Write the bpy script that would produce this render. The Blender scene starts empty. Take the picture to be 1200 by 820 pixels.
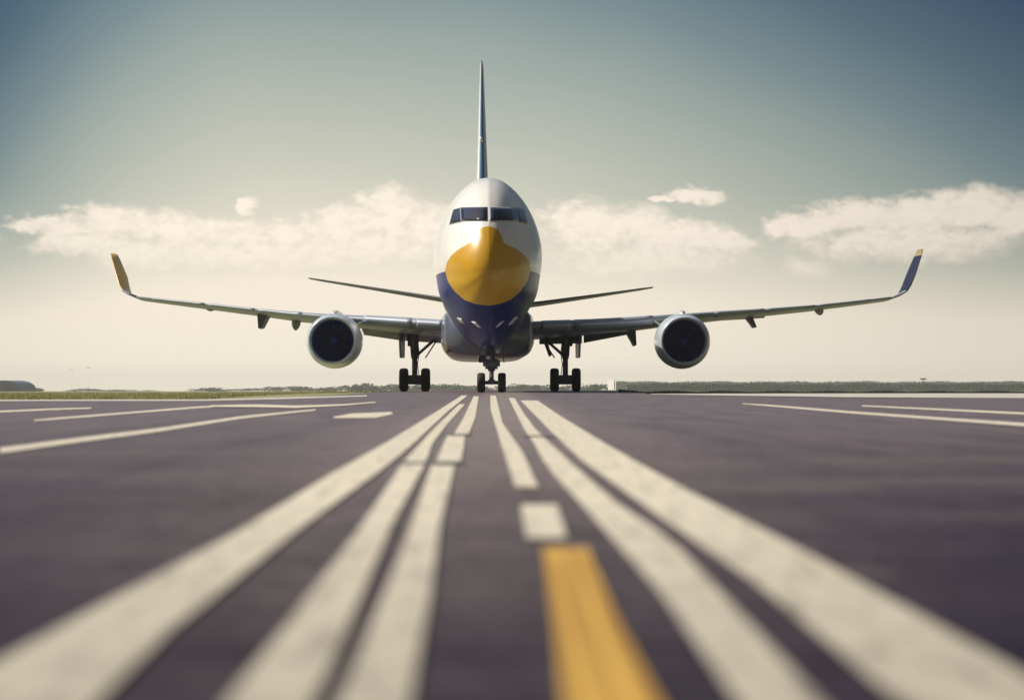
import bpy, bmesh, math, random
from mathutils import Vector, Matrix
from mathutils.geometry import tessellate_polygon
random.seed(7)
R = math.radians
sc = bpy.context.scene
COL = sc.collection

# ------------------------------------------------------------------ camera
H = 0.22                     # lens height above the tarmac, metres
F = 2425.0                   # focal length in photo pixels (photo is 1200 wide)
HOR = 452.0                  # horizon row in the photo
cam_d = bpy.data.cameras.new('camera')
cam = bpy.data.objects.new('camera', cam_d); COL.objects.link(cam)
cam.location = (0, 0, H); cam.rotation_euler = (R(90), 0, 0)
cam_d.sensor_width = 36; cam_d.lens = F / 1200 * 36
cam_d.shift_y = (HOR - 409.6) / 1200
cam_d.clip_start = 0.05; cam_d.clip_end = 20000
cam_d.dof.use_dof = True; cam_d.dof.focus_distance = 74; cam_d.dof.aperture_fstop = 3.1
sc.camera = cam

# ------------------------------------------------------------------ light + sky
SUN_AZ = Vector((-0.95, 0.12)).normalized(); SUN_EL = R(43)
sdir = Vector((SUN_AZ.x * math.cos(SUN_EL), SUN_AZ.y * math.cos(SUN_EL), math.sin(SUN_EL)))
sl = bpy.data.lights.new('sun', 'SUN'); sl.energy = 5.0; sl.angle = R(0.5); sl.color = (1.0, 0.93, 0.80)
so = bpy.data.objects.new('sun', sl); COL.objects.link(so)
so.rotation_euler = sdir.to_track_quat('Z', 'Y').to_euler(); so.location = (-60, 20, 80)

sc.view_settings.view_transform = 'Standard'; sc.view_settings.look = 'None'
sc.view_settings.exposure = 0.0; sc.view_settings.gamma = 1.0; sc.view_settings.use_curve_mapping = False
sc.cycles.max_bounces = 6; sc.cycles.diffuse_bounces = 3; sc.cycles.glossy_bounces = 4
sc.cycles.volume_bounces = 1
sc.cycles.use_denoising = True


def lin(c):
    c = c / 255.0
    return c / 12.92 if c <= 0.04045 else ((c + 0.055) / 1.055) ** 2.4


def rgb(r, g, b): return (lin(r), lin(g), lin(b), 1)


world = bpy.data.worlds.new('World'); sc.world = world; world.use_nodes = True
nt = world.node_tree; nt.nodes.clear()


class NB:
    """tiny node-graph builder"""
    def __init__(s, t): s.t = t
    def n(s, typ, **kw):
        o = s.t.nodes.new(typ)
        for k, v in kw.items(): setattr(o, k, v)
        return o
    def put(s, sock, v):
        if isinstance(v, bpy.types.NodeSocket): s.t.links.new(v, sock)
        else: sock.default_value = v
    def m(s, op, a, b=0.0, c=0.0, clamp=False):
        o = s.n('ShaderNodeMath', operation=op); o.use_clamp = clamp
        s.put(o.inputs[0], a); s.put(o.inputs[1], b)
        if op in ('MULTIPLY_ADD', 'SMOOTH_MAX', 'SMOOTH_MIN'): s.put(o.inputs[2], c)
        return o.outputs[0]
    def step(s, v, a, b):
        o = s.n('ShaderNodeMapRange', interpolation_type='SMOOTHSTEP')
        s.put(o.inputs[0], v); o.inputs[1].default_value = a; o.inputs[2].default_value = b
        return o.outputs[0]
    def mix(s, f, a, b):
        o = s.n('ShaderNodeMix', data_type='RGBA')
        s.put(o.inputs[0], f); s.put(o.inputs[6], a); s.put(o.inputs[7], b)
        return o.outputs[2]
    def noise(s, vec, scale, detail=4, rough=0.55, dist=0.0):
        o = s.n('ShaderNodeTexNoise'); o.inputs['Scale'].default_value = scale
        o.inputs['Detail'].default_value = detail; o.inputs['Roughness'].default_value = rough
        o.inputs['Distortion'].default_value = dist
        if vec is not None: s.t.links.new(vec, o.inputs['Vector'])
        return o.outputs[0]
    def ramp(s, f, stops):
        o = s.n('ShaderNodeValToRGB'); e = o.color_ramp.elements
        while len(e) < len(stops): e.new(0.5)
        for el, (p, c) in zip(e, stops): el.position = p; el.color = c
        s.put(o.inputs[0], f); return o.outputs[0]


b = NB(nt)
tc = b.n('ShaderNodeTexCoord')
sep = b.n('ShaderNodeSeparateXYZ'); nt.links.new(tc.outputs['Generated'], sep.inputs[0])
az = b.m('ARCTAN2', sep.outputs[0], sep.outputs[1])          # radians right of the view axis
el = b.m('ARCSINE', sep.outputs[2])
A = b.m('MULTIPLY', az, 57.2958); E = b.m('MULTIPLY', el, 57.2958)     # degrees
sky = b.n('ShaderNodeTexSky', sky_type='NISHITA'); sky.sun_disc = False
sky.sun_elevation = SUN_EL; sky.sun_rotation = math.atan2(SUN_AZ.x, SUN_AZ.y)
sky.air_density = 1.3; sky.dust_density = 3.5; sky.ozone_density = 1.2
# hazy warm band near the horizon, deepening to blue; the glow is wider towards the sun side
e01 = b.m('DIVIDE', b.m('MAXIMUM', E, 0.0), 10.5)
dA = b.m('SUBTRACT', A, -6.4)
right = b.m('MINIMUM', b.m('MULTIPLY', b.m('POWER', b.m('DIVIDE', b.m('MAXIMUM', dA, 0.0), 20.5), 2.0), 0.58), 0.7)
left = b.m('MINIMUM', b.m('MULTIPLY', b.m('POWER', b.m('DIVIDE', b.m('MINIMUM', dA, 0.0), 7.8), 2.0), 0.50), 0.7)
v = b.m('ADD', e01, b.m('MULTIPLY', b.step(e01, 0.0, 0.55), b.m('ADD', right, left)))
wob = b.noise(tc.outputs['Generated'], 6.0, 3, 0.5)
v = b.m('ADD', v, b.m('MULTIPLY', b.m('SUBTRACT', wob, 0.5), 0.10))
band = b.ramp(b.m('DIVIDE', v, 1.6, clamp=True), [
    (0.0, rgb(241, 230, 213)), (0.17, rgb(237, 226, 208)), (0.28, rgb(214, 209, 192)),
    (0.37, rgb(192, 193, 178)), (0.49, rgb(167, 174, 166)), (0.60, rgb(142, 156, 153)),
    (0.68, rgb(118, 138, 142)), (0.80, rgb(88, 112, 126)), (0.96, rgb(54, 80, 107)), (1.0, rgb(50, 76, 104))])
up = b.step(v, 1.3, 3.5)
nish = b.n('ShaderNodeVectorMath', operation='SCALE'); nt.links.new(sky.outputs[0], nish.inputs[0]); nish.inputs['Scale'].default_value = 1.0
b10 = b.n('ShaderNodeVectorMath', operation='SCALE'); nt.links.new(band, b10.inputs[0]); b10.inputs['Scale'].default_value = 11.2
base = b.mix(up, b10.outputs[0], nish.outputs[0])
# cumulus banks low over the horizon (degrees of azimuth, elevation, half sizes)
P = lambda px: math.degrees(math.atan((px - 600) / F))
Q = lambda py: math.degrees(math.atan((HOR - py) / F))
S = math.degrees(1 / F)
blobs = [(62, 270, 42, 13), (125, 263, 46, 21), (195, 272, 52, 22), (265, 272, 50, 17), (335, 276, 50, 15), (400, 262, 46, 21),
         (455, 252, 38, 31), (500, 272, 50, 32), (287, 243, 15, 8), (170, 302, 70, 20), (230, 300, 20, 14),
         (690, 266, 58, 30), (745, 262, 40, 22), (800, 277, 62, 17), (852, 284, 36, 13), (818, 229, 30, 11), (780, 234, 18, 4),
         (935, 268, 36, 16), (1000, 257, 62, 20), (1075, 258, 70, 24), (1140, 249, 52, 27), (1188, 262, 46, 25),
         (300, 300, 160, 22), (420, 292, 100, 24), (760, 305, 110, 22), (1060, 290, 120, 20), (100, 290, 60, 14),
         (945, 316, 30, 14), (575, 275, 50, 30), (1240, 270, 50, 20), (-60, 285, 50, 14), (-160, 290, 60, 20), (1340, 262, 70, 26)]
mp = b.n('ShaderNodeCombineXYZ'); nt.links.new(A, mp.inputs[0]); nt.links.new(b.m('MULTIPLY', E, 1.5), mp.inputs[1])
nA = b.noise(mp.outputs[0], 1.6, 6, 0.52, 0.35); nB = b.noise(mp.outputs[0], 0.55, 4, 0.5)
nC = b.noise(mp.outputs[0], 3.4, 3, 0.5)
A2 = b.m('ADD', A, b.m('ADD', b.m('MULTIPLY', b.m('SUBTRACT', nA, 0.5), 1.1), b.m('MULTIPLY', b.m('SUBTRACT', nC, 0.5), 0.36)))
nD = b.noise(mp.outputs[0], 2.8, 3, 0.5)
E2 = b.m('ADD', E, b.m('ADD', b.m('MULTIPLY', b.m('SUBTRACT', nB, 0.5), 0.6), b.m('MULTIPLY', b.m('SUBTRACT', nD, 0.5), 0.36)))
dens = None
for (px, py, hw, hh) in blobs:
    dx = b.m('MULTIPLY', b.m('SUBTRACT', A2, P(px)), 1 / (hw * S)); dy = b.m('MULTIPLY', b.m('SUBTRACT', E2, Q(py)), 1 / (hh * S))
    q = b.m('SUBTRACT', 1.0, b.m('ADD', b.m('MULTIPLY', dx, dx), b.m('MULTIPLY', dy, dy)))
    dens = q if dens is None else b.m('SMOOTH_MAX', dens, q, 0.5)
under = b.step(E, 1.9, 4.3)                                   # bases melt into the haze below
field = b.m('ADD', dens, b.m('MULTIPLY', b.m('SUBTRACT', nA, 0.5), 2.0))
cov = b.m('MULTIPLY', b.m('MULTIPLY', b.step(field, -0.75, 0.65), 0.95), under)
fine = b.noise(mp.outputs[0], 2.6, 6, 0.6)
shade = b.step(b.m('ADD', b.m('MULTIPLY', field, 0.45), b.m('ADD', b.m('MULTIPLY', fine, 1.5), b.m('MULTIPLY', E, 0.10))), 0.95, 1.75)
ccol = b.mix(shade, rgb(226, 215, 198), rgb(246, 234, 217))
c10 = b.n('ShaderNodeVectorMath', operation='SCALE'); nt.links.new(ccol, c10.inputs[0]); c10.inputs['Scale'].default_value = 11.1
skyc = b.mix(cov, base, c10.outputs[0])
# the bright haze glow lies ahead; the sky falls off to the right and behind
absA = b.m('ABSOLUTE', dA)
fall = b.m('SUBTRACT', 1.0, b.m('ADD', b.m('ADD', b.m('MULTIPLY', b.step(dA, -3.0, -9.0), 0.09), b.m('MULTIPLY', b.step(dA, 5.0, 24.0), 0.24)), b.m('MULTIPLY', b.step(absA, 24.0, 85.0), 0.62)))
dim = b.n('ShaderNodeVectorMath', operation='SCALE'); nt.links.new(skyc, dim.inputs[0]); nt.links.new(fall, dim.inputs['Scale'])
skyc = dim.outputs[0]
bg = b.n('ShaderNodeBackground'); bg.inputs['Strength'].default_value = 0.1
nt.links.new(skyc, bg.inputs['Color'])
wo = b.n('ShaderNodeOutputWorld'); nt.links.new(bg.outputs[0], wo.inputs['Surface'])

# ------------------------------------------------------------------ helpers


def W(px, py, yl):
    """point seen at a photo pixel, at yl metres behind the nose of the aircraft (camera 68 m ahead of it)"""
    d = 68.0 + yl
    return Vector(((px - 600) * d / F, d, H + (HOR - py) * d / F))


def G(px, py):
    d = H * F / (py - HOR)
    return Vector(((px - 600) * d / F, d, 0))


MATS = {}


def mat(name, col, rough=0.5, metal=0.0, coat=0.0, bump=0.0, bscale=20.0, var=0.0, vscale=2.0, spec=0.5):
    m = bpy.data.materials.new(name); m.use_nodes = True
    g = NB(m.node_tree); p = m.node_tree.nodes['Principled BSDF']
    c = col if len(col) == 4 else (*col, 1)
    p.inputs['Base Color'].default_value = c
    p.inputs['Roughness'].default_value = rough; p.inputs['Metallic'].default_value = metal
    p.inputs['Coat Weight'].default_value = coat; p.inputs['Coat Roughness'].default_value = 0.08
    p.inputs['Specular IOR Level'].default_value = spec
    tcn = g.n('ShaderNodeTexCoord')
    if var:
        nz = g.noise(tcn.outputs['Object'], vscale, 6, 0.6)
        dark = tuple(x * (1 - var) for x in c[:3]) + (1,); lite = tuple(min(1, x * (1 + var)) for x in c[:3]) + (1,)
        g.put(p.inputs['Base Color'], g.mix(g.step(nz, 0.3, 0.7), dark, lite))
    if bump:
        nz = g.noise(tcn.outputs['Object'], bscale, 4, 0.6)
        bn = g.n('ShaderNodeBump'); bn.inputs['Strength'].default_value = bump; bn.inputs['Distance'].default_value = 0.02
        m.node_tree.links.new(nz, bn.inputs['Height']); m.node_tree.links.new(bn.outputs[0], p.inputs['Normal'])
    MATS[name] = m
    return m


def obj(name, bm, m, parent=None, smooth=True, recalc=True):
    if recalc: bmesh.ops.recalc_face_normals(bm, faces=bm.faces)
    me = bpy.data.meshes.new(name); bm.to_mesh(me); bm.free()
    for mm in (m if isinstance(m, (list, tuple)) else [m]): me.materials.append(mm)
    for p in me.polygons: p.use_smooth = smooth
    o = bpy.data.objects.new(name, me); COL.objects.link(o)
    if parent: o.parent = parent
    return o


def tag(o, label=None, cat=None, group=None, kind=None):
    if label: o['label'] = label
    if cat: o['category'] = cat
    if group: o['group'] = group
    if kind: o['kind'] = kind
    return o


def bridge(bm, rings, closed=True, cap0=False, cap1=False, mi=0):
    vs = [[bm.verts.new(p) for p in r] for r in rings]
    n = len(vs[0])
    for a, c in zip(vs, vs[1:]):
        for i in range(n if closed else n - 1):
            j = (i + 1) % n
            f = bm.faces.new((a[i], a[j], c[j], c[i])); f.material_index = mi
    if cap0: bm.faces.new(list(reversed(vs[0]))).material_index = mi
    if cap1: bm.faces.new(vs[-1]).material_index = mi
    return vs


def tube(bm, p0, p1, r0, r1=None, n=14, mi=0):
    r1 = r0 if r1 is None else r1
    p0 = Vector(p0); p1 = Vector(p1); d = (p1 - p0).normalized()
    u = d.orthogonal().normalized(); w = d.cross(u)
    rings = [[p + (u * math.cos(2 * math.pi * k / n) + w * math.sin(2 * math.pi * k / n)) * r for k in range(n)] for p, r in ((p0, r0), (p1, r1))]
    bridge(bm, rings, True, True, True, mi)


def lathe(bm, c, axis, prof, n=48, mi=0, capends=False):
    """prof: list of (along, radius)"""
    c = Vector(c); a = Vector(axis).normalized(); u = a.orthogonal().normalized(); w = a.cross(u)
    rings = [[c + a * s + (u * math.cos(2 * math.pi * k / n) + w * math.sin(2 * math.pi * k / n)) * max(r, 1e-4) for k in range(n)] for s, r in prof]
    bridge(bm, rings, True, capends, capends, mi)


def bbox(bm, c, s, bev=0.0, rot=None, mi=0):
    r = bmesh.ops.create_cube(bm, size=1.0)
    M = Matrix.Translation(Vector(c)) @ (rot.to_matrix().to_4x4() if rot else Matrix()) @ Matrix.Diagonal((*s, 1))
    bmesh.ops.transform(bm, matrix=M, verts=r['verts'])
    fs = {f for v_ in r['verts'] for f in v_.link_faces}
    for f in fs: f.material_index = mi
    if bev:
        es = {e for v_ in r['verts'] for e in v_.link_edges}
        bmesh.ops.bevel(bm, geom=list(es), offset=bev, segments=2, affect='EDGES', profile=0.6)


def slab(bm, top, thick, nrm):
    """closed plate from an outline"""
    n = Vector(nrm).normalized() * thick
    a = [bm.verts.new(p) for p in top]; c = [bm.verts.new(Vector(p) + n) for p in top]
    bm.faces.new(a); bm.faces.new(list(reversed(c)))
    k = len(a)
    for i in range(k): bm.faces.new((a[i], c[i], c[(i + 1) % k], a[(i + 1) % k]))


# ------------------------------------------------------------------ materials
white = mat('white_paint', (0.83, 0.82, 0.79), 0.32, coat=0.5, var=0.04, vscale=0.8)
yellow = mat('yellow_paint', (0.62, 0.34, 0.010), 0.30, coat=0.35, var=0.06, vscale=1.2)
navy = mat('navy_paint', (0.006, 0.013, 0.085), 0.3, coat=0.0, spec=0.35)
tip_m = mat('winglet_tip', (0.30, 0.24, 0.10), 0.5)
navy_matt = mat('navy_winglet', (0.004, 0.008, 0.040), 0.45, spec=0.3)
wing_grey = mat('wing_grey', (0.27, 0.30, 0.37), 0.42, coat=0.2, var=0.10, vscale=0.7)
dark_grey = mat('dark_grey_paint', (0.07, 0.075, 0.10), 0.45, var=0.15, vscale=2)
flap_grey = mat('flap_grey', (0.16, 0.16, 0.18), 0.5, var=0.15, vscale=1.5)
slat_m = mat('slat_metal', (0.34, 0.38, 0.46), 0.45, metal=0.15, var=0.08, vscale=1.0)
fair_brown = mat('fairing_brown', (0.17, 0.085, 0.06), 0.28, coat=0.5, var=0.2, vscale=0.9)
fair_grey = mat('fairing_grey', (0.15, 0.17, 0.24), 0.30, coat=0.5, var=0.1, vscale=0.9)
lip_m = mat('inlet_lip_paint', (0.58, 0.66, 0.78), 0.25, metal=0.1, coat=0.4, var=0.04)
metal = mat('bare_metal', (0.62, 0.64, 0.70), 0.28, metal=1.0, var=0.05)
steel = mat('gear_steel', (0.13, 0.135, 0.17), 0.45, metal=0.3, var=0.2, vscale=6)
rubber = mat('tyre_rubber', (0.012, 0.012, 0.017), 0.7, bump=0.1, bscale=60)
hubm = mat('wheel_hub', (0.25, 0.26, 0.30), 0.4, metal=0.6)
fan_blue = mat('fan_blue', (0.022, 0.055, 0.34), 0.35, metal=0.2)
inlet_dark = mat('inlet_liner', (0.022, 0.055, 0.30), 0.5)
glass = mat('cockpit_glass', (0.008, 0.012, 0.035), 0.06, coat=0.3)
frame_m = mat('window_frame', (0.35, 0.37, 0.40), 0.4)
lamp_m = mat('lamp_lens', (0.85, 0.86, 0.88), 0.12, coat=0.5)
nac_m = mat('nacelle_paint', (0.60, 0.64, 0.69), 0.30, coat=0.5, var=0.05)
fin_blue = mat('fin_blue', (0.045, 0.12, 0.26), 0.35, coat=0.4, var=0.05)
olive_y = mat('winglet_yellow', (0.72, 0.44, 0.02), 0.35, coat=0.3, var=0.08)

# fuselage paint: white over navy, with a swept edge
fus_m = mat('fuselage_paint', (0.80, 0.79, 0.76), 0.30, coat=0.3)
g = NB(fus_m.node_tree); pb = fus_m.node_tree.nodes['Principled BSDF']
tcn = g.n('ShaderNodeTexCoord'); sp = g.n('ShaderNodeSeparateXYZ'); fus_m.node_tree.links.new(tcn.outputs['Object'], sp.inputs[0])
edge = g.m('SUBTRACT', 4.10, g.m('MULTIPLY', g.m('MAXIMUM', g.m('SUBTRACT', sp.outputs[1], 6.5), 0.0), 0.30))
msk = g.step(g.m('SUBTRACT', edge, sp.outputs[2]), -0.012, 0.012)
dirt = g.noise(tcn.outputs['Object'], 1.1, 6, 0.6)
wcol = g.mix(g.step(dirt, 0.3, 0.75), (0.79, 0.775, 0.74, 1), (0.85, 0.84, 0.81, 1))
g.put(pb.inputs['Base Color'], g.mix(msk, wcol, (0.005, 0.016, 0.160, 1)))
g.put(pb.inputs['Coat Weight'], g.m('MULTIPLY', g.m('SUBTRACT', 1.0, msk), 0.3)); g.put(pb.inputs['Specular IOR Level'], g.m('SUBTRACT', 0.5, g.m('MULTIPLY', msk, 0.25)))

# tarmac
tar = mat('asphalt', (0.06, 0.055, 0.06), 0.5)
g = NB(tar.node_tree); pb = tar.node_tree.nodes['Principled BSDF']; L = tar.node_tree.links
tcn = g.n('ShaderNodeTexCoord'); sp = g.n('ShaderNodeSeparateXYZ'); L.new(tcn.outputs['Object'], sp.inputs[0])
st = g.n('ShaderNodeMapping'); st.inputs['Scale'].default_value = (3.0, 0.28, 1); L.new(tcn.outputs['Object'], st.inputs[0])
streak = g.noise(st.outputs[0], 1.4, 5, 0.6)
cross = g.n('ShaderNodeMapping'); cross.inputs['Scale'].default_value = (0.5, 1.5, 1); L.new(tcn.outputs['Object'], cross.inputs[0])
patch = g.noise(cross.outputs[0], 0.9, 5, 0.55, 0.4)
agg = g.noise(tcn.outputs['Object'], 160, 3, 0.7)
mid = g.noise(tcn.outputs['Object'], 14, 4, 0.65)
far_r = g.m('ADD', sp.outputs[1], g.m('MULTIPLY', g.m('SUBTRACT', patch, 0.5), 3.0))
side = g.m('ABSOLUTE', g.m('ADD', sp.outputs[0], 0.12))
lg = g.m('LOGARITHM', g.m('MAXIMUM', g.m('SUBTRACT', far_r, g.m('MULTIPLY', side, 0.55)), 0.6), 10.0)
far_fade = g.step(lg, 0.05, 1.30)                         # lens falloff and grazing sheen painted in: dark near and sideways, pale far
c1 = g.mix(far_fade, (0.0090, 0.0065, 0.0260, 1), (0.160, 0.126, 0.138, 1))
c2 = g.mix(g.m('MULTIPLY', g.step(patch, 0.50, 0.70), g.m('ADD', 0.03, g.m('MULTIPLY', far_fade, 0.65))), c1, (0.120, 0.098, 0.094, 1))
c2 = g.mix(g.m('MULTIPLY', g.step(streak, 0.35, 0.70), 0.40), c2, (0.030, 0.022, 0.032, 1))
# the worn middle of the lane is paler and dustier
worn = g.m('MULTIPLY', g.m('MULTIPLY', g.step(side, 1.0, 0.05), g.m('ADD', 0.15, g.m('MULTIPLY', mid, 0.35))), g.m('ADD', 0.22, g.m('MULTIPLY', far_fade, 0.78)))
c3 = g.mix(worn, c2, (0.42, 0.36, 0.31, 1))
gm = g.noise(tcn.outputs['Object'], 42, 4, 0.7)
lo = g.n('ShaderNodeMix', data_type='RGBA', blend_type='MULTIPLY'); lo.inputs[0].default_value = 1.0
L.new(c3, lo.inputs[6]); kk_ = g.m('ADD', 0.62, g.m('MULTIPLY', g.step(g.m('ADD', g.m('MULTIPLY', gm, 0.5), g.m('MULTIPLY', mid, 0.5)), 0.32, 0.66), 0.76))
cmb = g.n('ShaderNodeCombineXYZ'); [L.new(kk_, cmb.inputs[i]) for i in range(3)]; L.new(cmb.outputs[0], lo.inputs[7]); c3 = lo.outputs[2]
# pale scuffs and dusty smears
def blot(cx, cy, rx, ry, amp):
    global c3
    dx = g.m('MULTIPLY', g.m('SUBTRACT', sp.outputs[0], cx), 1 / rx); dy = g.m('MULTIPLY', g.m('SUBTRACT', sp.outputs[1], cy), 1 / ry)
    q = g.m('SUBTRACT', 1.0, g.m('ADD', g.m('MULTIPLY', dx, dx), g.m('MULTIPLY', dy, dy)))
    c3 = g.mix(g.m('MULTIPLY', g.step(g.m('ADD', q, g.m('MULTIPLY', g.m('SUBTRACT', mid, 0.5), 1.6)), 0.0, 1.0), amp), c3, (0.125, 0.108, 0.10, 1))
for q_ in ((0.50, 4.5, 0.40, 0.25, .75), (0.95, 4.8, 0.5, 0.20, .7), (1.5, 6.3, 0.9, 0.3, .6), (0.9, 3.5, 0.35, 0.10, .45), (0.42, 2.45, 0.05, 0.12, .5), (-0.235, 2.15, 0.04, 0.10, .45), (-1.3, 6.8, 0.7, 0.5, .35), (-0.75, 4.0, 0.3, 0.2, .25), (-2.6, 11, 1.4, 0.8, .4), (2.4, 10, 1.2, .8, .35)): blot(*q_)
c4 = g.mix(g.m('MULTIPLY', g.m('MULTIPLY', g.step(agg, 0.5, 0.72), 0.22), g.m('ADD', 0.05, far_fade)), c3, (0.10, 0.09, 0.095, 1))
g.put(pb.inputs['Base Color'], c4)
g.put(pb.inputs['Roughness'], g.m('SUBTRACT', g.m('ADD', 0.72, g.m('MULTIPLY', mid, 0.22)), g.m('MULTIPLY', far_fade, 0.32)))
bn = g.n('ShaderNodeBump'); bn.inputs['Strength'].default_value = 0.35; bn.inputs['Distance'].default_value = 0.002
L.new(agg, bn.inputs['Height']); L.new(bn.outputs[0], pb.inputs['Normal']); g.put(pb.inputs['Specular IOR Level'], g.m('ADD', 0.03, g.m('MULTIPLY', far_fade, 0.3)))


def paint(name, c, worn_dim_c, amount):
    m = mat(name, c, 0.6); g = NB(m.node_tree); pb = m.node_tree.nodes['Principled BSDF']; L = m.node_tree.links
    t = g.n('ShaderNodeTexCoord'); mp_ = g.n('ShaderNodeMapping'); mp_.inputs['Scale'].default_value = (9, 1.6, 1); L.new(t.outputs['Object'], mp_.inputs[0])
    a = g.noise(mp_.outputs[0], 3.0, 6, 0.65, 0.2); bb = g.noise(t.outputs['Object'], 120, 3, 0.7)
    k = g.m('MULTIPLY', g.step(a, 0.42, 0.80), amount)
    k2 = g.m('MAXIMUM', k, g.m('MULTIPLY', g.step(bb, 0.58, 0.75), 0.35))
    sp = g.n('ShaderNodeSeparateXYZ'); L.new(t.outputs['Object'], sp.inputs[0])
    near_dim = g.m('MULTIPLY', g.step(g.m('ADD', sp.outputs[1], g.m('MULTIPLY', a, 2.0)), 5.5, 1.3), 0.50)     # foreground falloff painted into the lines, darker towards the near end
    k2 = g.m('MINIMUM', g.m('ADD', k2, near_dim), 1.0)
    if 'yellow' in name:                                   # two worn grooves along the stripe
        st_ = g.n('ShaderNodeMapping'); st_.inputs['Scale'].default_value = (75, 0.35, 1); L.new(t.outputs['Object'], st_.inputs[0])
        k2 = g.m('MINIMUM', g.m('ADD', g.m('MULTIPLY', k2, 0.6), g.m('MULTIPLY', g.step(g.noise(st_.outputs[0], 1.0, 2, 0.5), 0.40, 0.60), 0.85)), 1.0)
    g.put(pb.inputs['Base Color'], g.mix(k2, (*c, 1), (*worn_dim_c, 1)))
    bn = g.n('ShaderNodeBump'); bn.inputs['Strength'].default_value = 0.3; bn.inputs['Distance'].default_value = 0.002
    L.new(bb, bn.inputs['Height']); L.new(bn.outputs[0], pb.inputs['Normal'])
    return m


white_line_m = paint('line_white', (0.76, 0.69, 0.56), (0.21, 0.185, 0.15), 0.8)
yellow_line_m = paint('line_yellow', (0.86, 0.55, 0.10), (0.44, 0.23, 0.03), 0.8)
conc = mat('concrete', (0.52, 0.49, 0.45), 0.7, var=0.12, vscale=0.6)
soil = mat('grass_field', (0.24, 0.24, 0.12), 0.9, var=0.35, vscale=0.08)
grass_m = mat('grass_blades', (0.36, 0.35, 0.16), 0.7, var=0.4, vscale=0.5)
verge_m = mat('dark_verge', (0.06, 0.085, 0.06), 0.8, var=0.4, vscale=0.5)
leaf_m = mat('leaves', (0.100, 0.120, 0.095), 0.7, var=0.35, vscale=0.03)  # lightened leaf colour stands in for part of the distance haze
leaf_d = mat('leaves_dark', (0.060, 0.082, 0.080), 0.7, var=0.35, vscale=0.03)
for lm in (leaf_m, leaf_d, grass_m, verge_m):
    n_ = lm.node_tree; g = NB(n_); p_ = n_.nodes['Principled BSDF']; tr = g.n('ShaderNodeBsdfTranslucent'); mx = g.n('ShaderNodeMixShader'); mx.inputs[0].default_value = 0.45
    n_.links.new(p_.inputs['Base Color'].links[0].from_socket, tr.inputs['Color'])
    n_.links.new(p_.outputs[0], mx.inputs[1]); n_.links.new(tr.outputs[0], mx.inputs[2]); n_.links.new(mx.outputs[0], n_.nodes['Material Output'].inputs['Surface'])
mast_m = mat('galvanised_mast', (0.78, 0.72, 0.64), 0.5)
bark = mat('bark', (0.06, 0.045, 0.035), 0.9)
shed_m = mat('shed_roof', (0.055, 0.10, 0.20), 0.6, var=0.1)
shed_d = mat('shed_wall', (0.05, 0.06, 0.08), 0.7)

# ------------------------------------------------------------------ ground, tarmac, markings


def sheet(name, pts, z, m, parent=None):
    bm = bmesh.new(); vs = [bm.verts.new((p[0], p[1], z)) for p in pts]
    for tri in tessellate_polygon([[Vector((p[0], p[1], 0)) for p in pts]]): bm.faces.new([vs[i] for i in tri])
    for f in bm.faces:
        f.normal_update()
        if f.normal.z < 0: f.normal_flip()
    return obj(name, bm, m, parent, smooth=False, recalc=False)


def start(px):
    """distance at which the field begins to fall away, by bearing"""
    if px < 235: return 33
    if px < 440: return 33 + (px - 235) / 205 * 47
    if px < 560: return 80 + (px - 440) / 120 * 45
    if px < 690: return 125
    if px < 760: return 125 - (px - 690) / 70 * 66
    return 59


SL = 0.0024


def gz(x, y):
    if y <= 1: return -0.008
    px = 600 + x * F / y
    return -0.008 - SL * max(0.0, y - start(px))


bm = bmesh.new()
PXS = [-6000, -3000, -1500, -800, -400, -100] + list(range(0, 1201, 20)) + [1300, 1600, 2000, 2800, 4000, 7000]
DS = [2.0, 10, 20, 30, 36, 45, 55, 62, 70, 80, 95, 110, 126, 140, 170, 220, 300, 450, 700, 1000, 1500, 2200, 3000]
vs = [[bm.verts.new(((px - 600) * d / F, d, gz((px - 600) * d / F, d))) for px in PXS] for d in DS]
for r0, r1 in zip(vs, vs[1:]):
    for i in range(len(PXS) - 1): bm.faces.new((r0[i], r0[i + 1], r1[i + 1], r1[i]))
bk = [bm.verts.new((-200, -200, -0.008)), bm.verts.new((200, -200, -0.008))]
bm.faces.new([bk[0], bk[1]] + list(reversed(vs[0])))
for f in bm.faces:
    f.normal_update()
    if f.normal.z < 0: f.normal_flip()
ground = obj('ground', bm, soil, None, smooth=False, recalc=False)
tag(ground, 'green airfield grass falling gently away to the horizon', kind='structure')
tp = [(-110, -60), (110, -60), (110, 30), G(4000, 466.6), G(1320, 466.4), G(1200, 466.4), G(1000, 465.6), G(850, 463.6), G(762, 461.2), G(745, 458.5), G(732, 457.2),
      G(690, 456.4), G(560, 456.4), G(470, 457.2), G(440, 459), G(400, 462), G(330, 465.5), G(235, 468), G(0, 468.4), G(-300, 469.0), G(-3000, 469.2), (-110, 25)]
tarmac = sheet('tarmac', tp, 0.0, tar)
tag(tarmac, 'worn grey purple asphalt taxiway with painted lines', kind='structure')
strip = sheet('concrete_strip', [G(4000, 466.8), G(1340, 466.6), G(1200, 466.2), G(1000, 465.2), G(850, 463.2), G(762, 461.4), G(762, 460.9), G(850, 460.7), G(1000, 460.5), G(1340, 460.3), G(4000, 460.2)], 0.004, conc)
tag(strip, 'pale concrete strip along the right edge of the tarmac', kind='structure')
strip2 = sheet('concrete_edge', [G(-3000, 470.6), G(-250, 470.2), G(0, 469.8), G(150, 469.5), G(240, 469.6), G(330, 467.4), G(430, 464.2), G(430, 462.6), G(330, 465.2), G(235, 467.6), G(0, 468.0), G(-250, 468.4), G(-3000, 468.8)], 0.004, conc)
tag(strip2, 'pale concrete edge between the grass and the left tarmac', kind='structure')


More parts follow.
